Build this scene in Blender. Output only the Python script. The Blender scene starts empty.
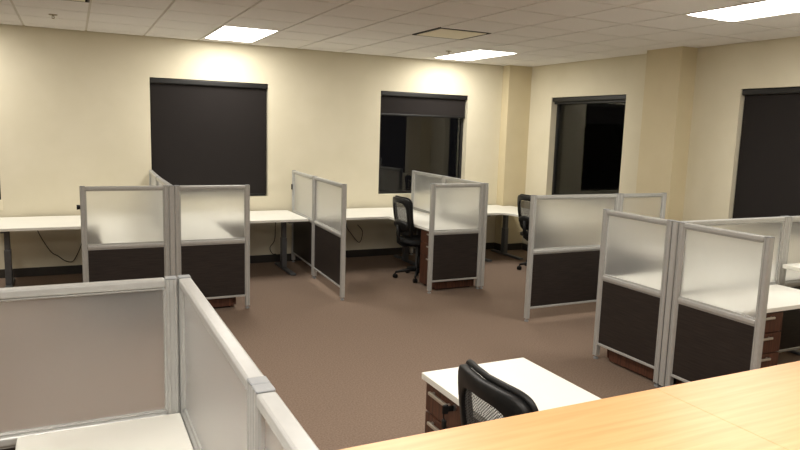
import bpy, bmesh, math, random
from mathutils import Matrix, Vector
random.seed(4)
SC = bpy.context.scene
COL = SC.collection
PI = math.pi

# ------------------------------------------------------------------ materials
def s2l(c):
    return tuple(((v/255)/12.92 if v/255 <= .04045 else ((v/255+.055)/1.055)**2.4) for v in c) + (1.0,)

def newmat(name):
    m = bpy.data.materials.new(name); m.use_nodes = True
    nt = m.node_tree
    return m, nt, nt.nodes['Principled BSDF']

def coords(nt, scale=(1, 1, 1)):
    tc = nt.nodes.new('ShaderNodeTexCoord'); mp = nt.nodes.new('ShaderNodeMapping')
    mp.inputs['Scale'].default_value = scale
    nt.links.new(tc.outputs['Object'], mp.inputs['Vector'])
    return mp.outputs['Vector']

def noise_mat(name, c1, c2, scale=(1, 1, 1), nscale=8, detail=4, rough=.6, metal=0, bump=0, bscale=None, spec=.5, lo=.35, hi=.65):
    m, nt, b = newmat(name)
    v = coords(nt, scale)
    n = nt.nodes.new('ShaderNodeTexNoise'); n.inputs['Scale'].default_value = nscale; n.inputs['Detail'].default_value = detail
    nt.links.new(v, n.inputs['Vector'])
    r = nt.nodes.new('ShaderNodeValToRGB')
    r.color_ramp.elements[0].position = lo; r.color_ramp.elements[0].color = s2l(c1)
    r.color_ramp.elements[1].position = hi; r.color_ramp.elements[1].color = s2l(c2)
    nt.links.new(n.outputs['Fac'], r.inputs['Fac'])
    nt.links.new(r.outputs['Color'], b.inputs['Base Color'])
    b.inputs['Roughness'].default_value = rough; b.inputs['Metallic'].default_value = metal
    b.inputs['Specular IOR Level'].default_value = spec
    if bump:
        n2 = n
        if bscale:
            n2 = nt.nodes.new('ShaderNodeTexNoise'); n2.inputs['Scale'].default_value = bscale; n2.inputs['Detail'].default_value = 3
            nt.links.new(v, n2.inputs['Vector'])
        bp = nt.nodes.new('ShaderNodeBump'); bp.inputs['Strength'].default_value = bump; bp.inputs['Distance'].default_value = .01
        nt.links.new(n2.outputs['Fac'], bp.inputs['Height']); nt.links.new(bp.outputs['Normal'], b.inputs['Normal'])
    return m

M = {}
M['wall'] = noise_mat('wall_paint', (212, 205, 182), (216, 209, 187), nscale=3, rough=.75, bump=.05, bscale=220, spec=.25)
M['column'] = noise_mat('column_paint', (203, 191, 159), (207, 195, 164), nscale=3, rough=.75, bump=.05, bscale=220, spec=.25)
M['ceil'] = noise_mat('ceiling_tile', (229, 227, 225), (236, 234, 232), nscale=160, detail=2, rough=.95, bump=.25, spec=.1)
M['tbar'] = noise_mat('ceiling_grid_paint', (200, 195, 186), (206, 201, 192), nscale=20, rough=.6)
M['carpet'] = noise_mat('brown_carpet', (121, 104, 91), (140, 122, 108), nscale=90, detail=10, rough=1, bump=.35, bscale=500, spec=.05)
M['base'] = noise_mat('baseboard_vinyl', (44, 40, 36), (50, 46, 41), nscale=6, rough=.55)
M['white'] = noise_mat('white_laminate', (236, 235, 226), (239, 238, 229), nscale=5, rough=.35, spec=.4)
M['alu'] = noise_mat('brushed_aluminium', (180, 180, 177), (185, 185, 182), nscale=30, rough=.32, metal=.25)
M['capgrey'] = noise_mat('grey_plastic', (140, 142, 144), (150, 152, 153), nscale=10, rough=.5)
M['dark'] = noise_mat('dark_wood_laminate', (33, 28, 26), (48, 41, 38), scale=(1.2, 1.2, 26), nscale=5, detail=6, rough=.45, spec=.35)
M['brown'] = noise_mat('walnut_laminate', (62, 37, 27), (92, 58, 43), scale=(14, 14, 1.2), nscale=4, detail=6, rough=.42, spec=.4)
M['handle'] = noise_mat('satin_nickel', (196, 190, 178), (206, 200, 188), nscale=30, rough=.35, metal=.7)
M['black'] = noise_mat('black_plastic', (15, 15, 15), (19, 19, 19), nscale=30, rough=.5, spec=.35)
M['blackfab'] = noise_mat('black_fabric', (18, 18, 19), (26, 26, 27), nscale=300, rough=.9, bump=.3)
M['legm'] = noise_mat('grey_steel', (92, 94, 97), (100, 102, 105), nscale=12, rough=.42, metal=.3)
M['blind'] = noise_mat('blind_fabric', (33, 30, 29), (38, 34, 33), scale=(1, 1, 1), nscale=350, rough=.85, bump=.1, spec=.2)
M['cass'] = noise_mat('blind_cassette', (13, 13, 13), (15, 15, 15), nscale=8, rough=.45)
M['wframe'] = noise_mat('window_frame_dark', (24, 23, 23), (28, 27, 27), nscale=8, rough=.5)
M['cable'] = noise_mat('cable_rubber', (30, 28, 26), (36, 33, 30), nscale=20, rough=.6)
M['plate'] = noise_mat('outlet_plastic', (222, 214, 190), (226, 218, 194), nscale=10, rough=.5)
M['fixture'] = noise_mat('fixture_enamel', (222, 220, 214), (228, 226, 220), nscale=10, rough=.5)
M['grille'] = noise_mat('vent_dark', (40, 37, 34), (48, 44, 40), nscale=12, rough=.6)
M['ventw'] = noise_mat('vent_plate', (238, 231, 208), (242, 235, 212), nscale=12, rough=.6)
M['brass'] = noise_mat('sprinkler_metal', (150, 140, 120), (160, 150, 130), nscale=12, rough=.4, metal=.8)
M['chrome'] = noise_mat('lock_steel', (150, 150, 150), (160, 160, 160), nscale=12, rough=.3, metal=.9)

# light maple counter: long grain along x
m, nt, b = newmat('maple_veneer')
v = coords(nt, (1.4, 26, 26))
n = nt.nodes.new('ShaderNodeTexNoise'); n.inputs['Scale'].default_value = 2.2; n.inputs['Detail'].default_value = 7; n.inputs['Distortion'].default_value = .35
nt.links.new(v, n.inputs['Vector'])
r = nt.nodes.new('ShaderNodeValToRGB')
r.color_ramp.elements[0].position = .3; r.color_ramp.elements[0].color = s2l((204, 151, 99))
r.color_ramp.elements[1].position = .7; r.color_ramp.elements[1].color = s2l((218, 168, 115))
nt.links.new(n.outputs['Fac'], r.inputs['Fac'])
v2 = coords(nt, (1, 1, 1))
vo = nt.nodes.new('ShaderNodeTexVoronoi'); vo.inputs['Scale'].default_value = 4.2
nt.links.new(v2, vo.inputs['Vector'])
kr = nt.nodes.new('ShaderNodeValToRGB'); kr.color_ramp.elements[0].position = .018; kr.color_ramp.elements[0].color = s2l((180, 132, 88))
kr.color_ramp.elements[1].position = .04; kr.color_ramp.elements[1].color = (1, 1, 1, 1)
nt.links.new(vo.outputs['Distance'], kr.inputs['Fac'])
mx = nt.nodes.new('ShaderNodeMix'); mx.data_type = 'RGBA'; mx.blend_type = 'MULTIPLY'; mx.inputs['Factor'].default_value = .55
nt.links.new(r.outputs['Color'], mx.inputs['A']); nt.links.new(kr.outputs['Color'], mx.inputs['B'])
nt.links.new(mx.outputs['Result'], b.inputs['Base Color'])
b.inputs['Roughness'].default_value = .36; b.inputs['Specular IOR Level'].default_value = .55
M['maple'] = m

# frosted acrylic
m, nt, b = newmat('frosted_glass')
b.inputs['Base Color'].default_value = (.94, .945, .94, 1)
b.inputs['Roughness'].default_value = .30; b.inputs['IOR'].default_value = 1.25
b.inputs['Transmission Weight'].default_value = 1
tr = nt.nodes.new('ShaderNodeBsdfTranslucent'); tr.inputs['Color'].default_value = (.87, .88, .88, 1)
df = nt.nodes.new('ShaderNodeBsdfDiffuse'); df.inputs['Color'].default_value = (.87, .88, .88, 1)
m1 = nt.nodes.new('ShaderNodeMixShader'); m1.inputs[0].default_value = .5
nt.links.new(tr.outputs[0], m1.inputs[1]); nt.links.new(df.outputs[0], m1.inputs[2])
m2 = nt.nodes.new('ShaderNodeMixShader'); m2.inputs[0].default_value = .11
nt.links.new(b.outputs[0], m2.inputs[1]); nt.links.new(m1.outputs[0], m2.inputs[2])
nt.links.new(m2.outputs[0], nt.nodes['Material Output'].inputs['Surface'])
M['frost'] = m

# window glass: thin pane, mirror-like against the night
m, nt, b = newmat('window_glass')
tp = nt.nodes.new('ShaderNodeBsdfTransparent'); gl = nt.nodes.new('ShaderNodeBsdfGlossy'); gl.inputs['Roughness'].default_value = .02
lw = nt.nodes.new('ShaderNodeFresnel'); lw.inputs['IOR'].default_value = 1.55
m2 = nt.nodes.new('ShaderNodeMixShader')
nt.links.new(lw.outputs[0], m2.inputs[0]); nt.links.new(tp.outputs[0], m2.inputs[1]); nt.links.new(gl.outputs[0], m2.inputs[2])
nt.links.new(m2.outputs[0], nt.nodes['Material Output'].inputs['Surface'])
M['glass'] = m

# woven chair mesh with real holes
m, nt, b = newmat('chair_mesh')
b.inputs['Base Color'].default_value = s2l((56, 55, 54)); b.inputs['Roughness'].default_value = .7
v = coords(nt, (1, 1, 1))
ck = nt.nodes.new('ShaderNodeTexChecker'); ck.inputs['Scale'].default_value = 170
nt.links.new(v, ck.inputs['Vector'])
tp = nt.nodes.new('ShaderNodeBsdfTransparent'); m2 = nt.nodes.new('ShaderNodeMixShader')
mth = nt.nodes.new('ShaderNodeMath'); mth.operation = 'MULTIPLY'; mth.inputs[1].default_value = .38
nt.links.new(ck.outputs['Fac'], mth.inputs[0]); nt.links.new(mth.outputs[0], m2.inputs[0])
nt.links.new(b.outputs[0], m2.inputs[1]); nt.links.new(tp.outputs[0], m2.inputs[2])
nt.links.new(m2.outputs[0], nt.nodes['Material Output'].inputs['Surface'])
M['mesh'] = m

LIGHT = 22.0
m, nt, b = newmat('lamp_diffuser')
em = nt.nodes.new('ShaderNodeEmission'); em.inputs['Color'].default_value = (1, .95, .87, 1); em.inputs['Strength'].default_value = LIGHT
nt.links.new(em.outputs[0], nt.nodes['Material Output'].inputs['Surface'])
M['lamp'] = m

# ------------------------------------------------------------------ helpers
class MB:
    def __init__(s): s.bm = bmesh.new()
    def _merge(s, t, mat):
        if mat is not None: t.transform(mat)
        me = bpy.data.meshes.new('t'); t.to_mesh(me); t.free()
        s.bm.from_mesh(me); bpy.data.meshes.remove(me)
    def box(s, a, b, bev=0, seg=2, mat=None, vert_only=False):
        t = bmesh.new(); bmesh.ops.create_cube(t, size=1)
        for v in t.verts: v.co = Vector([(a[i]+b[i])/2+v.co[i]*(b[i]-a[i]) for i in range(3)])
        if bev:
            ed = t.edges[:]
            if vert_only: ed = [e for e in ed if abs(e.verts[0].co.z-e.verts[1].co.z) > 1e-6]
            bmesh.ops.bevel(t, geom=ed, offset=bev, segments=seg, affect='EDGES', profile=.5)
        s._merge(t, mat); return s
    def prism(s, pts, z0, z1, mat=None, bev=0):
        t = bmesh.new()
        vs = [t.verts.new((x, y, z0)) for x, y in pts]
        f = t.faces.new(vs)
        r = bmesh.ops.extrude_face_region(t, geom=[f])
        for v in [g for g in r['geom'] if isinstance(g, bmesh.types.BMVert)]: v.co.z = z1
        bmesh.ops.recalc_face_normals(t, faces=t.faces)
        if bev:
            ed = [e for e in t.edges if abs(e.verts[0].co.z-e.verts[1].co.z) < 1e-6]
            bmesh.ops.bevel(t, geom=ed, offset=bev, segments=2, affect='EDGES', profile=.5)
        s._merge(t, mat); return s
    def cyl(s, c, r, z0, z1, seg=20, r2=None, mat=None, bev=0):
        t = bmesh.new()
        bmesh.ops.create_cone(t, cap_ends=True, segments=seg, radius1=r, radius2=r if r2 is None else r2, depth=z1-z0)
        for v in t.verts: v.co += Vector((c[0], c[1], (z0+z1)/2))
        if bev:
            bmesh.ops.bevel(t, geom=[e for e in t.edges if abs(e.verts[0].co.z-e.verts[1].co.z) < 1e-6], offset=bev, segments=2, affect='EDGES')
        s._merge(t, mat); return s
    def tube(s, pts, r, seg=8, closed=False, mat=None):
        t = bmesh.new(); rings = []; n = len(pts); P = [Vector(p) for p in pts]
        up0 = None
        for i in range(n):
            if closed: d = P[(i+1) % n]-P[i-1]
            else: d = P[min(i+1, n-1)]-P[max(i-1, 0)]
            d.normalize()
            if up0 is None:
                up0 = Vector((0, 0, 1)) if abs(d.z) < .9 else Vector((1, 0, 0))
            a = d.cross(up0).normalized(); b_ = a.cross(d).normalized(); up0 = b_
            rr = r[i] if isinstance(r, (list, tuple)) else r
            rings.append([t.verts.new(P[i]+a*rr*math.cos(2*PI*k/seg)+b_*rr*math.sin(2*PI*k/seg)) for k in range(seg)])
        m_ = n if closed else n-1
        for i in range(m_):
            A, B = rings[i], rings[(i+1) % n]
            for k in range(seg): t.faces.new((A[k], A[(k+1) % seg], B[(k+1) % seg], B[k]))
        if not closed:
            t.faces.new(rings[0][::-1]); t.faces.new(rings[-1])
        bmesh.ops.recalc_face_normals(t, faces=t.faces)
        s._merge(t, mat); return s
    def loops(s, loops, mat=None):            # closed band: list of rings of points, all same length, wrapped both ways
        t = bmesh.new(); L = [[t.verts.new(p) for p in ring] for ring in loops]
        n = len(L); k = len(L[0])
        for i in range(n):
            for j in range(k):
                t.faces.new((L[i][j], L[i][(j+1) % k], L[(i+1) % n][(j+1) % k], L[(i+1) % n][j]))
        bmesh.ops.recalc_face_normals(t, faces=t.faces)
        s._merge(t, mat); return s
    def build(s, name, mat, parent=None, smooth=False, subsurf=0):
        me = bpy.data.meshes.new(name); s.bm.to_mesh(me); s.bm.free()
        me.materials.append(M[mat])
        if smooth:
            for p in me.polygons: p.use_smooth = True
        o = bpy.data.objects.new(name, me); COL.objects.link(o)
        if parent: o.parent = parent
        if subsurf:
            md = o.modifiers.new('s', 'SUBSURF'); md.levels = subsurf; md.render_levels = subsurf
        return o

def thing(name, label, cat, loc=(0, 0, 0), rz=0, group=None):
    o = bpy.data.objects.new(name, None); COL.objects.link(o)
    o.location = loc; o.rotation_euler = (0, 0, rz); o.empty_display_size = .1
    tag(o, label, cat, group); return o
def tag(o, label, cat, group=None):
    o['label'] = label; o['category'] = cat; o['kind'] = 'thing'
    if group: o['group'] = group
    return o
def struct(name, mb, mat, parent=None):
    o = mb.build(name, mat, parent); o['kind'] = 'structure'; return o
def kids(o): return [c for c in bpy.data.objects if c.parent == o]
def copy_tree(o, parent=None):
    c = o.copy(); COL.objects.link(c)
    if parent: c.parent = parent
    for ch in kids(o):
        if ch.name != c.name: copy_tree(ch, c)
    return c

# ------------------------------------------------------------------ room shell
X0, X1, Y0, Y1, H = -4.6, 6.2, -4.2, 8.5, 2.764
T = .16
WZ0, WZ1 = .87, 2.30
BW = [(-2.15, -.735), (.834, 2.25), (3.815, 5.215)]     # back wall openings (x)
RW = [(6.375, 7.825), (3.37, 4.775)]                      # right wall openings (y)
struct('floor', MB().box((X0-.2, Y0-.2, -.12), (X1+.2, Y1+.2, 0)), 'carpet')
def wall_with_openings(axis, a0, a1, c0, c1, ops):
    mb = MB()
    def bx(u0, u1, z0, z1):
        if axis == 'x': mb.box((u0, c0, z0), (u1, c1, z1))
        else: mb.box((c0, u0, z0), (c1, u1, z1))
    ops = sorted(ops); u = a0
    for (p, q) in ops:
        bx(u, p, 0, H+.1); bx(p, q, 0, WZ0); bx(p, q, WZ1, H+.1); u = q
    bx(u, a1, 0, H+.1); return mb
struct('wall_back', wall_with_openings('x', X0-T, X1+T, Y1, Y1+T, BW), 'wall')
struct('wall_right', wall_with_openings('y', Y0-T, Y1, X1, X1+T, RW), 'wall')
struct('wall_left', MB().box((X0-T, Y0, 0), (X0, Y1, H+.1)), 'wall')
struct('wall_front', MB().box((X0-T, Y0-T, 0), (X1, Y0, H+.1)), 'wall')
CY = 8.33
struct('wall_column_corner', MB().box((5.80, CY, 0), (X1, Y1, H)), 'column')
struct('wall_column_right', MB().box((5.965, 5.36, 0), (X1, 5.86, H)), 'column')
BH, BT = .10, .012
struct('baseboard_back', MB().box((X0, Y1-BT, 0), (5.80-BT, Y1, BH), .002, 1), 'base')
struct('baseboard_right', MB().box((X1-BT, 5.86+BT, 0), (X1, CY-BT, BH), .002, 1).box((X1-BT, Y0, 0), (X1, 5.36-BT, BH), .002, 1), 'base')
struct('baseboard_column', MB().box((5.80-BT, CY-BT, 0), (5.80, Y1-BT, BH)).box((5.80, CY-BT, 0), (X1-BT, CY, BH))
       .box((5.965-BT, 5.36-BT, 0), (5.965, 5.86+BT, BH)).box((5.965, 5.36-BT, 0), (X1-BT, 5.36, BH)).box((5.965, 5.86, 0), (X1-BT, 5.86+BT, BH)), 'base')
struct('baseboard_left', MB().box((X0, Y0, 0), (X0+BT, Y1-BT, BH)), 'base')

# windows: dark frame, centre pane
def window(n, axis, a, b_):
    c0 = (Y1 if axis == 'x' else X1)+.105
    fr = MB(); w = .035
    def bx(mb, u0, u1, z0, z1, d0, d1):
        if axis == 'x': mb.box((u0, d0, z0), (u1, d1, z1))
        else: mb.box((d0, u0, z0), (d1, u1, z1))
    bx(fr, a, b_, WZ0, WZ0+w, c0, c0+.05); bx(fr, a, b_, WZ1-w, WZ1, c0, c0+.05)
    bx(fr, a, a+w, WZ0+w, WZ1-w, c0, c0+.05); bx(fr, b_-w, b_, WZ0+w, WZ1-w, c0, c0+.05)
    o = struct('window_%d' % n, fr, 'wframe')
    p = MB(); bx(p, a+w, b_-w, WZ0+w, WZ1-w, c0+.02, c0+.026)
    struct('window_pane', p, 'glass', o)
for i, (a, b_) in enumerate(BW): window(i+1, 'x', a, b_)
for i, (a, b_) in enumerate(RW): window(i+4, 'y', a, b_)

# ceiling: tegular tiles with a recessed T-bar grid; lit fixtures and diffusers take whole cells
PX, PY, GX, GY = .6085, .60, 1.39, 8.23
LIGHTS = [(i, j) for i in (-5, 0, 5) for j in (0, 7, 12)] + [(-3, 12)]     # cell column, first row (counted from the back); two rows each
VENTS = [(3, 3), (-3, 3)]
used = set()
for i, j in LIGHTS: used |= {(i, j), (i, j+1)}
used |= set(VENTS)
ct = MB()
imin = math.floor((X0-GX)/PX); imax = math.ceil((X1-GX)/PX)
jmax = math.ceil((GY-Y0)/PY)
for i in range(imin, imax):
    for j in range(-1, jmax):
        if (i, j) in used: continue
        xa, xb = GX+i*PX, GX+(i+1)*PX; yb, ya = GY-j*PY, GY-(j+1)*PY
        xa, xb = max(xa, X0), min(xb, X1); ya, yb = max(ya, Y0), min(yb, Y1)
        if xb-xa < .03 or yb-ya < .03: continue
        g = .011
        ct.box((xa+g, ya+g, H), (xb-g, yb-g, H+.018), 0)
struct('ceiling', ct, 'ceil')
gb = MB()
gb.box((X0, Y0, H+.03), (X1, Y1, H+.09))
gslab = gb
# T-bars as a lattice just above the tile faces, leaving the fixture cells open below the plenum
for i in range(imin, imax+1):
    x = GX+i*PX
    if X0+.02 < x < X1-.02: gslab.box((x-.014, Y0, H+.009), (x+.014, Y1, H+.0299))
for j in range(-1, jmax+1):
    y = GY-j*PY
    if Y0+.02 < y < Y1-.02: gslab.box((X0, y-.014, H+.0091), (X1, y+.014, H+.0298))
struct('ceiling_grid', gslab, 'tbar')

# troffers
names = {(0, 0): 'rectangular lit ceiling light above the left dark window blind',
         (5, 0): 'lit ceiling light near the back wall above the uncovered window',
         (5, 7): 'large bright ceiling light at the upper right, above the right cubicles'}
names[(-3, 12)] = 'ceiling light added out of the frame to brighten the near left desk and panels'  # extra lamp, added out of view to lift the near left desk
rowname = {0: 'nearest the back wall', 7: 'in the middle row', 12: 'in the unseen row moved forward over the counter for light'}  # row over the counter is unseen, pulled forward to brighten the foreground
colname = {-5: 'left', 0: 'centre', 5: 'right'}
proto = None
LL = 2*PY
fr = thing('ceiling_light', names[(0, 0)], 'ceiling light', (GX+PX/2, GY-PY, H), 0, 'recessed ceiling lights')
hx, hy = PX/2-.008, LL/2-.008
f = MB()
w = .022
f.box((-hx, -hy, -.004), (hx, -hy+w, .022)).box((-hx, hy-w, -.004), (hx, hy, .022)).box((-hx, -hy+w, -.004), (-hx+w, hy-w, .022)).box((hx-w, -hy+w, -.004), (hx, hy-w, .022))
f.build('frame', 'fixture', fr)
d = MB()
# lens with two shallow barrel bows
nx = 16
t = bmesh.new(); rows = []
for k in range(nx+1):
    u = -1+2*k/nx
    z = .004-.010*abs(math.sin(PI*(u)))
    rows.append([t.verts.new((u*(hx-w), -hy+w, z)), t.verts.new((u*(hx-w), hy-w, z))])
for k in range(nx): t.faces.new((rows[k][0], rows[k][1], rows[k+1][1], rows[k+1][0]))
d._merge(t, None)
d.build('diffuser', 'lamp', fr, smooth=True)
for i, j in LIGHTS:
    if (i, j) == (0, 0): continue
    c = copy_tree(fr)
    c.location = (GX+(i+.5)*PX, GY-(j+1)*PY, H)
    c['label'] = names.get((i, j), 'recessed ceiling light %s, %s column of the ceiling' % (rowname.get(j, ''), colname.get(i, '')))

# diffuser vents
def vent(cell, label):
    i, j = cell
    o = thing('ceiling_vent', label, 'air vent', (GX+(i+.5)*PX, GY-(j+.5)*PY, H), 0, 'square ceiling air vents')
    h = .296
    f = MB(); w = .014
    f.box((-h, -h, -.004), (h, -h+w, .02)).box((-h, h-w, -.004), (h, h, .02)).box((-h, -h+w, -.004), (-h+w, h-w, .02)).box((h-w, -h+w, -.004), (h, h-w, .02))
    f.build('frame', 'grille', o)
    MB().box((-h+w, -h+w, .016), (h-w, h-w, .020)).build('backing', 'grille', o)
    MB().box((-.262, -.262, -.006), (.262, .262, -.001), .002, 1).box((-.03, -.03, -.001), (.03, .03, .016)).build('plate', 'ventw', o)
vent((3, 3), 'square ceiling air vent with dark border beside the back ceiling light')
vent((-3, 3), 'square ceiling air vent at the top left of the ceiling')

# sprinklers
def sprinkler(x, y, label):
    o = thing('sprinkler_head', label, 'sprinkler', (x, y, H), 0, 'ceiling sprinkler heads')
    MB().cyl((0, 0), .036, -.006, 0, 24, .040).build('escutcheon', 'brass', o, True)
    MB().cyl((0, 0), .011, -.018, -.006, 12).tube([(-.008, 0, -.017), (-.012, 0, -.026), (0, 0, -.036)], .003, 6).tube([(.008, 0, -.017), (.012, 0, -.026), (0, 0, -.036)], .003, 6).build('nozzle', 'brass', o)
    MB().cyl((0, 0), .014, -.039, -.036, 16).build('deflector', 'brass', o)
sprinkler(-.13, 7.39, 'small sprinkler head in the ceiling at the upper left')
sprinkler(4.24, 7.42, 'small sprinkler head in the ceiling beside the back ceiling light')

# ------------------------------------------------------------------ roller blinds
def blind(axis, a, b_, zbot, label):
    c = (Y1 if axis == 'x' else X1)+.05
    ctr = (a+b_)/2; L = b_-a-.012
    loc = (ctr, c, WZ0) if axis == 'x' else (c, ctr, WZ0)
    rz = 0 if axis == 'x' else -PI/2
    o = thing('roller_blind', label, 'window blind', loc, rz, 'dark roller blinds')
    zt = WZ1-WZ0-.002
    MB().box((-L/2, -.042, zt-.062), (L/2, .030, zt), .012, 3).build('cassette', 'cass', o)
    MB().box((-L/2+.012, -.004, zbot+.02), (L/2-.012, -.001, zt-.063)).build('fabric', 'blind', o)
    MB().box((-L/2+.012, -.012, zbot), (L/2-.012, .006, zbot+.026), .005, 2).build('bottom_bar', 'cass', o)
    return o
blind('x', *BW[0], .012, 'dark roller blind at the far left edge of the back wall')
blind('x', *BW[1], .012, 'fully lowered dark roller blind on the back wall behind the left cubicles')
blind('x', *BW[2], 1.10, 'raised dark roller blind over the uncovered back wall window')
blind('y', *RW[0], 1.335, 'fully raised dark roller blind over the right wall window near the corner')
blind('y', *RW[1], .012, 'fully lowered dark roller blind on the right wall beside the column')

# ------------------------------------------------------------------ cubicle panels
PT = .046
PH = 1.21
def post_profile():
    a, d_ = .021, PT/2; g = .005
    return [(-a, -d_+.006), (-a+.006, -d_), (-.009, -d_), (-.007, -d_+g), (.007, -d_+g), (.009, -d_), (a-.006, -d_), (a, -d_+.006),
            (a, d_-.006), (a-.006, d_), (.009, d_), (.007, d_-g), (-.007, d_-g), (-.009, d_), (-a+.006, d_), (-a, d_-.006)]
def panel(label, p, ang, L, bracket=None):
    """p: world xy of the start of the panel, ang: direction of its run"""
    o = thing('cubicle_panel', label, 'partition', (p[0], p[1], 0), ang, 'glass and dark wood cubicle panels')
    pr = post_profile()
    for x in (.021, L-.021):
        q = MB().prism([(x+u, v_) for u, v_ in pr], .03, PH-.003).build('post', 'alu', o)
        MB().box((x-.0205, -PT/2+.001, PH-.003), (x+.0205, PT/2-.001, PH+.003), .002, 1).build('post_cap', 'capgrey', q)
        MB().cyl((x, 0), .02, .0, .012, 16).cyl((x, 0), .007, .012, .04, 10).build('foot', 'capgrey', o)
    h = PT/2
    MB().box((.042, -h, 1.178), (L-.042, h, PH), .008, 3).box((.042, -h+.008, 1.169), (L-.042, h-.008, 1.178), .003, 1).build('top_rail', 'alu', o)
    MB().box((.042, -h, .655), (L-.042, h, .694), .013, 4).box((.042, -h+.010, .690), (L-.042, h-.010, .702), .003, 1).box((.042, -h+.010, .648), (L-.042, h-.010, .658), .002, 1).build('middle_rail', 'alu', o)
    MB().box((.042, -h+.004, .122), (L-.042, h-.004, .142), .003, 1).build('bottom_rail', 'alu', o)
    MB().box((.040, -.004, .698), (L-.040, .004, 1.172)).build('glass_pane', 'frost', o)
    MB().box((.040, -.011, .138), (L-.040, .011, .650), .001, 1).build('lower_panel', 'dark', o)
    for x in (.0455, L-.0455): MB().box((x-.005, -h+.008, .701), (x+.005, h-.008, 1.170), .002, 1).build('side_bead', 'alu', o)
    for x in (.0445, L-.0445): MB().box((x-.004, -h+.010, .141), (x+.004, h-.010, .649), .002, 1).build('side_bead', 'alu', o)
    if bracket:
        x, s, z = bracket
        MB().box((x-.012, s*h, z-.035), (x+.012, s*(h+.016), z+.035), .004, 2).build('bracket', 'black', o)
    return o
E_, N_ = 0, PI/2
def run(a, b, f0, f1):
    A, B = Vector(a), Vector(b); d = B-A; p = A+d*f0
    return (p.x, p.y), math.atan2(d.y, d.x), d.length*(f1-f0)-.002
# left far cluster
b_ = .001
pl = panel('left half of the end screen of the far left cubicles, facing the open floor', (.036, 6.37), E_, .729)
MB().cyl((0, 0), .022, -.028, 0, 18, .018, mat=Matrix.Translation((0, 0, 1.03)) @ Matrix.Rotation(PI/2, 4, 'Y')).build('knob', 'black', pl, True)
panel('right half of the end screen of the far left cubicles, with brown pedestal showing beneath', (.818, 6.37), E_, .687)
panel('front dividing panel running back from the far left end screens', (.7915, 6.346), N_, 1.07)
panel('rear dividing panel of the far left cubicles, against the dark blind', *run((.7915, 7.418), (.822, 8.462), 0, 1))
# divider between second and third desks
panel('front panel of the lone divider between two back wall desks', *run((2.470, 6.335), (2.572, 8.44), 0, .52))
panel('rear panel of the lone divider, beside the end of the white desk', *run((2.470, 6.335), (2.572, 8.44), .52, 1), (.975, 1, 1.0))
# centre cluster
panel('small end screen facing the floor beside the black mesh chair', (3.462, 6.32), E_, .672)
panel('front dividing panel behind the small centre end screen', *run((4.160, 6.296), (4.322, 8.44), 0, .51))
panel('rear dividing panel of the centre cubicles in front of the window', *run((4.160, 6.296), (4.322, 8.44), .51, 1))
# right, back divider
panel('long panel with taupe glass dividing the right cubicles from the back ones', (3.825, 5.03), E_, 1.073)
panel('short panel at the window end of the right rear divider', (4.90, 5.03), E_, .638)
# right front cluster
panel('end screen of the right cubicles, nearer the back wall, with white desk behind glass', (3.735, 3.300), N_, .675)
panel('end screen of the right cubicles, nearest the wooden counter', (3.735, 2.560), N_, .675)
panel('dividing panel running to the right from the right end screens', (3.712, 3.268), E_, 1.185)
panel('far right dividing panel cut by the right edge of the photo', (4.90, 3.268), E_, .72)
# near left
panel('large foreground frosted panel crossing the lower left of the photo', (-.80, 2.545), E_, 1.13)
panel('foreground panel running toward the camera beside the open carpet', (.357, 1.405), N_, 1.165)
panel('nearest foreground panel, cut by the bottom edge of the photo', (.357, .28), N_, 1.122)

# ------------------------------------------------------------------ desks
DZ, DT = .69, .030
def tleg(parent, x, y0, y1, z1):
    yc = (y0+y1)/2+.02
    lg = MB().box((x-.032, yc-.045, .03), (x+.032, yc+.045, .40), .006, 2).box((x-.026, yc-.037, .40), (x+.026, yc+.037, z1-.035), .005, 2).box((x-.03, y0+.12, z1-.035), (x+.03, y1-.12, z1), .003, 1).build('leg', 'legm', parent)
    MB().box((x-.035, y0+.03, .004), (x+.035, y1-.12, .03), .008, 2).build('foot', 'legm', lg)
def desk(label, x0, x1, y0, y1, z=DZ, legs=(.14, -.17), group='white desks along the back wall', poly=None):
    o = thing('desk', label, 'desk', (0, 0, 0), 0, group)
    if poly: MB().prism(poly, z-DT, z, bev=.003).build('desktop', 'white', o)
    else: MB().box((x0, y0, z-DT), (x1, y1, z), .003, 2).build('desktop', 'white', o)
    xs = [x0+legs[0], x1+legs[1]]
    for x in xs: tleg(o, x, y0, y1, z-DT)
    MB().box((xs[0]+.02, (y0+y1)/2+.0, z-DT-.06), (xs[1]-.02, (y0+y1)/2+.04, z-DT-.02), .004, 1).build('crossbar', 'legm', o)
    return o
YD0, YD1 = 7.575, 8.455
desk('white desk along the back wall at the far left edge', -.82, .768, YD0, YD1, legs=(.16, -.2))
desk('white desk under the lowered back wall blind, its grey leg in view', .848, 2.496, YD0, YD1)
desk('white desk under the raised blind window, beside the black mesh chair', 2.60, 4.205, YD0, YD1)
# corner desk with a curved inner edge
R_ = .16
xi, yi = 5.36, YD0
arc = [(xi-R_+R_*math.sin(a), yi-R_+R_*math.cos(a)) for a in [k*PI/16 for k in range(9)]]
poly = [(4.372, YD1), (4.306, YD0)] + arc + [(xi, 6.47), (5.93, 6.47), (5.93, 8.30), (5.78, 8.30), (5.78, YD1)]
desk('white corner desk at the back right column', 4.186, 5.78, YD0, YD1, legs=(.95, -.12), poly=poly)
desk('white desk at the right edge, set higher than the return beside it', 4.845, 5.60, 1.60, 3.22, z=.85, legs=(.14, -.14), group='white desks of the right cubicles')
desk('white desk behind the frosted right divider by the right wall', 4.845, 5.60, 3.32, 4.98, legs=(.14, -.14), group='white desks of the right cubicles')

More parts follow.
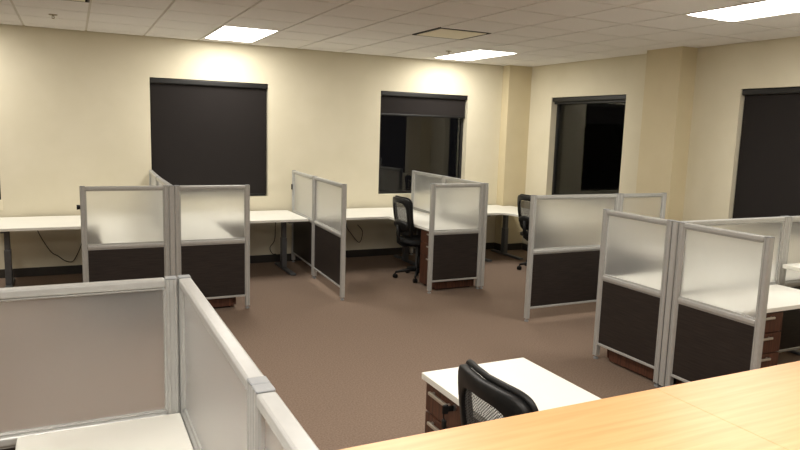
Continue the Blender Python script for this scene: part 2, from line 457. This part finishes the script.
def ret(label, x0, x1, y0, y1, leg, z=DZ):
    o = thing('return_desk', label, 'desk', (0, 0, 0), 0, 'narrow white return desks over pedestals')
    MB().box((x0, y0, z-DT), (x1, y1, z), .003, 2).build('desktop', 'white', o)
    lx, ly = leg
    MB().box((lx-.025, ly-.025, .012), (lx+.025, ly+.025, z-DT), .004, 2).cyl((lx, ly), .022, 0, .012, 16).build('leg', 'legm', o)
ret('narrow white desk behind the left half of the far left end screen', .20, .764, 6.398, 7.57, (.26, 7.5))
ret('narrow white desk behind the right half of the far left end screen', .826, 1.385, 6.398, 7.57, (1.32, 7.5))
ret('narrow white desk behind the small centre end screen, beside the mesh chair', 3.552, 4.133, 6.348, 7.57, (3.95, 7.5))
ret('narrow white desk behind the right end screen nearer the back wall', 3.762, 4.84, 3.295, 3.88, (4.78, 3.40))
ret('narrow white desk right of the nearest right end screen, over drawers', 3.762, 4.835, 2.765, 3.242, (4.79, 2.80))
ret('free white desk in front of the counter, black chair beside it', 1.39, 1.955, 1.43, 2.565, (1.90, 1.49))
ret('white desk in the bottom left corner behind the foreground panels', -.208, .330, 1.36, 2.518, (-.15, 1.42), .692)

# ------------------------------------------------------------------ pedestals
def pedestal(label, cx, cy, ang, W=.40, D=.54, lock=False, hr=(.12, .32), mirror=False):
    """origin at the centre of the drawer face, drawers facing local -Y, width along local X"""
    o = thing('drawer_pedestal', label, 'drawers', (cx, cy, 0), ang, 'brown wood drawer pedestals')
    MB().box((-W/2, .018, .022), (W/2, D, .655), .02, 3, vert_only=True).build('body', 'brown', o)
    MB().box((-W/2+.04, .05, 0), (W/2-.04, D-.04, .022)).build('plinth', 'black', o)
    for z0, z1, hz in ((.515, .648, .620), (.372, .508, .480), (.034, .365, .337)):
        dr = MB().box((-W/2+.003, 0, z0), (W/2-.003, .0175, z1), .003, 2).build('drawer', 'brown', o)
        a, c = -W/2+hr[0], -W/2+hr[1]
        MB().box((a, -.026, hz-.008), (c, -.012, hz+.008), .004, 2).box((a+.01, -.014, hz-.005), (a+.022, .001, hz+.005)).box((c-.022, -.014, hz-.005), (c-.01, .001, hz+.005)).build('handle', 'handle', dr)
    if lock:
        lx = -W/2+.262; lz = .627
        lk = MB().cyl((0, 0), .013, 0, .010, 20, mat=Matrix.Translation((lx, .001, lz)) @ Matrix.Rotation(PI/2, 4, 'X')).build('lock', 'chrome', o, False)
        MB().box((lx-.003, -.045, lz-.012), (lx+.003, -.009, lz+.012), .001, 1).box((lx-.006, -.062, lz-.02), (lx+.006, -.035, lz+.02), .004, 2).tube([(lx, -.055, lz-.016), (lx-.004, -.052, lz-.035), (lx, -.05, lz-.05)], .003, 6).box((lx-.014, -.058, lz-.085), (lx+.012, -.044, lz-.045), .005, 2).build('key', 'black', lk)
    return o
pedestal('brown drawer pedestal under the far left end screen', 1.385, 6.60, PI/2, W=.36)
pedestal('brown pedestal with three handles beside the black mesh chair at the centre', 3.572, 6.56, -PI/2, W=.35, hr=(.19, .33))
pedestal('brown drawer pedestal showing under the right end screen nearer the back wall', 3.995, 3.865, PI, W=.47, D=.56)
pedestal('brown pedestal with three handles under the right return desk', 4.03, 2.785, 0, W=.46, D=.44, hr=(.17, .345))
pedestal('brown pedestal with a key hanging in its lock, beside the near chair', 1.41, 2.345, -PI/2, W=.42, D=.50, lock=True, hr=(.065, .232))
pedestal('brown drawer pedestal under the left half of the far left end screen', .22, 6.62, -PI/2, W=.40)

# ------------------------------------------------------------------ task chairs (face local +X)
def make_chair(label):
    o = thing('task_chair', label, 'chair', (0, 0, 0), 0, 'black mesh back task chairs')
    hub = MB().cyl((0, 0), .045, .065, .125, 20, .035)
    for k in range(5):
        a = 2*PI*k/5+.3
        pts = [(.03*math.cos(a), .03*math.sin(a), .105), (.15*math.cos(a), .15*math.sin(a), .098), (.285*math.cos(a), .285*math.sin(a), .072)]
        hub.tube(pts, [.026, .021, .014], 8)
    base = hub.build('base', 'black', o, True)
    for k in range(5):
        a = 2*PI*k/5+.3
        cx, cy = .285*math.cos(a), .285*math.sin(a)
        R = Matrix.Translation((cx, cy, .027)) @ Matrix.Rotation(a+.6, 4, 'Z') @ Matrix.Rotation(PI/2, 4, 'X')
        MB().cyl((0, 0), .027, -.022, -.004, 18, mat=R, bev=.004).cyl((0, 0), .027, .004, .022, 18, mat=R, bev=.004).cyl((cx, cy), .008, .03, .07, 8).build('caster', 'black', base)
    MB().cyl((0, 0), .026, .12, .27, 16).cyl((0, 0), .015, .27, .42, 14).build('gas_column', 'black', o, True)
    MB().box((-.13, -.10, .405), (.13, .10, .435), .01, 2).box((-.02, -.17, .412), (.02, -.10, .424), .004, 1).build('mechanism', 'black', o)
    # cushion
    t = bmesh.new(); NX, NY = 14, 14; top = []; bot = []
    def se(u, v):   # square to rounded square
        return (u*math.sqrt(1-.32*v*v), v*math.sqrt(1-.32*u*u))
    for i in range(NX+1):
        ra, rb = [], []
        for j in range(NY+1):
            u, v = -1+2*i/NX, -1+2*j/NY
            x, y = se(u, v); x *= .245; y *= .245
            e = max(abs(u), abs(v))
            fall = .022*max(0, (u-.3)/.7)**2
            zt = .505-.022*e**6-fall-.008*math.exp(-((u*1.6)**2+(v*1.6)**2))
            zb = .437+.012*e**6-fall*.5
            ra.append(t.verts.new((x, y, zt))); rb.append(t.verts.new((x*.985, y*.985, zb)))
        top.append(ra); bot.append(rb)
    for i in range(NX):
        for j in range(NY):
            t.faces.new((top[i][j], top[i+1][j], top[i+1][j+1], top[i][j+1]))
            t.faces.new((bot[i][j], bot[i][j+1], bot[i+1][j+1], bot[i+1][j]))
    for i in range(NX):
        t.faces.new((top[i][0], bot[i][0], bot[i+1][0], top[i+1][0])); t.faces.new((top[i][NY], top[i+1][NY], bot[i+1][NY], bot[i][NY]))
    for j in range(NY):
        t.faces.new((top[0][j], top[0][j+1], bot[0][j+1], bot[0][j])); t.faces.new((top[NX][j], bot[NX][j], bot[NX][j+1], top[NX][j+1]))
    bmesh.ops.recalc_face_normals(t, faces=t.faces)
    mb = MB(); mb._merge(t, None); mb.build('seat', 'blackfab', o, True)
    # back: surface position from (y, height)
    zc, hh = .762, .226
    def surf(y, z, off=0):
        t_ = (z-.54)/.5
        return Vector((-.235-.075*t_+.9*y*y*1.2+off - .02*math.sin(PI*min(max(t_, 0), 1)), y, z))
    def outline(k, n, wy, wz, p, taper=.88):
        a = 2*PI*k/n
        c, s = math.cos(a), math.sin(a)
        y = wy*math.copysign(abs(c)**(2/p), c); z = wz*math.copysign(abs(s)**(2/p), s)
        y *= 1-(1-taper)*(.5-.5*z/wz)
        return y, zc+z
    n = 64
    ringsets = []
    for k in range(n):
        yo, zo = outline(k, n, .215, hh, 6)
        yi, zi = outline(k, n, .166, hh-.055, 3.6)
        zi = zi-.012 if zi < zc else zi-.006
        pts = []
        for (q, off) in ((0, -.012), (0, .012), (.08, .016), (.92, .014), (1, .010), (1, -.008), (.92, -.012), (.08, -.016)):
            pts.append(surf(yo+(yi-yo)*q, zo+(zi-zo)*q, off))
        ringsets.append(pts)
    MB().loops(ringsets).build('back_frame', 'black', o, True)
    # raised rear rim around the top and upper sides
    rim = []
    for k in range(-3, 36):
        y, z = outline(k, n, .212, hh+.004, 6)
        rim.append(surf(y, z, .026))
    MB().tube(rim, .0115, 10).build('top_rim', 'black', o, True)
    # mesh
    t = bmesh.new(); G = []
    NN = 14
    for i in range(NN+1):
        row = []
        for j in range(NN+1):
            u, v = -1+2*i/NN, -1+2*j/NN
            x, y_ = se(u, v)
            row.append(t.verts.new(surf(x*.178, zc-.008+y_*(hh-.056), .002)))
        G.append(row)
    for i in range(NN):
        for j in range(NN): t.faces.new((G[i][j], G[i+1][j], G[i+1][j+1], G[i][j+1]))
    mb = MB(); mb._merge(t, None); mb.build('back_mesh', 'mesh', o, True)
    # lumbar pad and spine
    lr = []
    for i in range(17):
        u = -1+2*i/16; w_ = .168*u; hi = .075*(1-.55*u*u)
        lr.append([surf(w_, .655+hi*q, off) for q, off in ((-1, -.006), (-1, -.018), (-.5, -.030), (.5, -.030), (1, -.018), (1, -.006))])
    t = bmesh.new(); L = [[t.verts.new(p) for p in ring] for ring in lr]
    for i in range(16):
        for j in range(6): t.faces.new((L[i][j], L[i][(j+1) % 6], L[i+1][(j+1) % 6], L[i+1][j]))
    t.faces.new(L[0]); t.faces.new(L[-1][::-1]); bmesh.ops.recalc_face_normals(t, faces=t.faces)
    mb = MB(); mb._merge(t, None); mb.build('lumbar_support', 'black', o, True)
    MB().tube([(-.10, 0, .42), (-.22, 0, .415), (-.285, 0, .46), (-.295, 0, .56), (-.30, 0, .66)], [.026, .026, .024, .024, .02], 10).build('back_support', 'black', o, True)
    return o
ch = make_chair('black mesh chair nearest the camera, its back rising over the wooden counter')
ch.location = (1.47, 1.73, 0); ch.rotation_euler.z = -.02
for (x, y, a, lab) in ((3.722, 7.04, .03, 'black mesh chair beside the small centre end screen and brown drawers'),
                       (5.49, 6.96, .04, 'black mesh chair partly hidden behind the long right rear divider')):
    c = copy_tree(ch); c.location = (x, y, 0); c.rotation_euler.z = a; c['label'] = lab

# ------------------------------------------------------------------ wooden counter
ctr = thing('reception_counter', 'light wood counter in the lower right foreground with a visible seam', 'counter', (0, 0, 0))
CZ = 1.07
MB().box((.38, .50, CZ-.04), (1.4728, 1.313, CZ), .0012, 1).build('countertop', 'maple', ctr)
MB().box((1.4732, .50, CZ-.04), (3.30, 1.313, CZ), .0012, 1).build('countertop', 'maple', ctr)
MB().box((.46, .85, 0), (3.22, .93, CZ-.04), .003, 1).build('front_panel', 'maple', ctr)

# ------------------------------------------------------------------ cables and outlets
def smooth_path(p, n=8):
    out = []
    for i in range(len(p)-1):
        a = Vector(p[max(i-1, 0)]); b = Vector(p[i]); c = Vector(p[i+1]); d = Vector(p[min(i+2, len(p)-1)])
        for k in range(n):
            t = k/n
            out.append(.5*((2*b)+(-a+c)*t+(2*a-5*b+4*c-d)*t*t+(-a+3*b-3*c+d)*t**3))
    out.append(Vector(p[-1])); return out
def cable(pts, label):
    o = MB().tube(smooth_path(pts), .005, 6).build('power_cable', 'cable', None, True)
    tag(o, label, 'cable', 'cables under the desks')
YC = 8.470
cable([(-.40, 8.42, .648), (-.39, 8.46, .52), (-.326, YC, .374), (-.259, YC, .266), (-.2, YC, .225), (-.131, YC, .166), (-.059, YC, .15), (-.015, YC, .206), (.04, YC, .33), (.07, YC, .46)],
      'dark cable drooping against the wall under the far left desk')
cable([(2.36, 8.42, .648), (2.34, 8.46, .52), (2.331, YC, .30), (2.27, YC, .20), (2.30, YC, .12), (2.35, YC, .11)], 'thin cable hanging beside the grey desk leg near the lone divider')
cable([(3.30, 8.42, .648), (3.336, YC, .449), (3.397, YC, .35), (3.53, YC, .21), (3.576, YC, .357), (3.50, YC, .458)], 'looped dark cable under the desk left of the centre chair')
oo = thing('wall_outlet', 'small cream wall outlet below the far left blind', 'outlet', (-.755, 8.4935, .82))
MB().box((-.036, 0, -.058), (.036, .0065, .058), .003, 2).build('cover_plate', 'plate', oo)
for z in (-.022, .022): MB().box((-.014, -.002, z-.013), (.014, 0, z+.013), .001, 1).build('socket', 'plate', oo)

# ------------------------------------------------------------------ world, camera, view
w = bpy.data.worlds.new('night'); SC.world = w; w.use_nodes = True
w.node_tree.nodes['Background'].inputs['Color'].default_value = (.003, .003, .0035, 1)
w.node_tree.nodes['Background'].inputs['Strength'].default_value = 1
cam = bpy.data.cameras.new('camera'); co = bpy.data.objects.new('camera', cam); COL.objects.link(co)
RR = [[0.8993440822949214, -0.43617449685582427, 0.03052916529606264], [0.03457209188704448, 0.1405399378947307, 0.9894712205613153], [0.4358726787763366, 0.8888196297051015, -0.14147322625580677]]
co.matrix_world = Matrix(((RR[0][0], RR[1][0], -RR[2][0], 0), (RR[0][1], RR[1][1], -RR[2][1], 0), (RR[0][2], RR[1][2], -RR[2][2], 1.78), (0, 0, 0, 1)))
cam.sensor_fit = 'HORIZONTAL'; cam.sensor_width = 36; cam.lens = 668.02/800*36; cam.clip_start = .05
SC.camera = co
SC.view_settings.view_transform = 'Standard'; SC.view_settings.look = 'None'
SC.view_settings.gamma = 1; SC.view_settings.use_curve_mapping = False
SC.view_settings.exposure = 0
SC.cycles.max_bounces = 12; SC.cycles.transmission_bounces = 10; SC.cycles.diffuse_bounces = 6
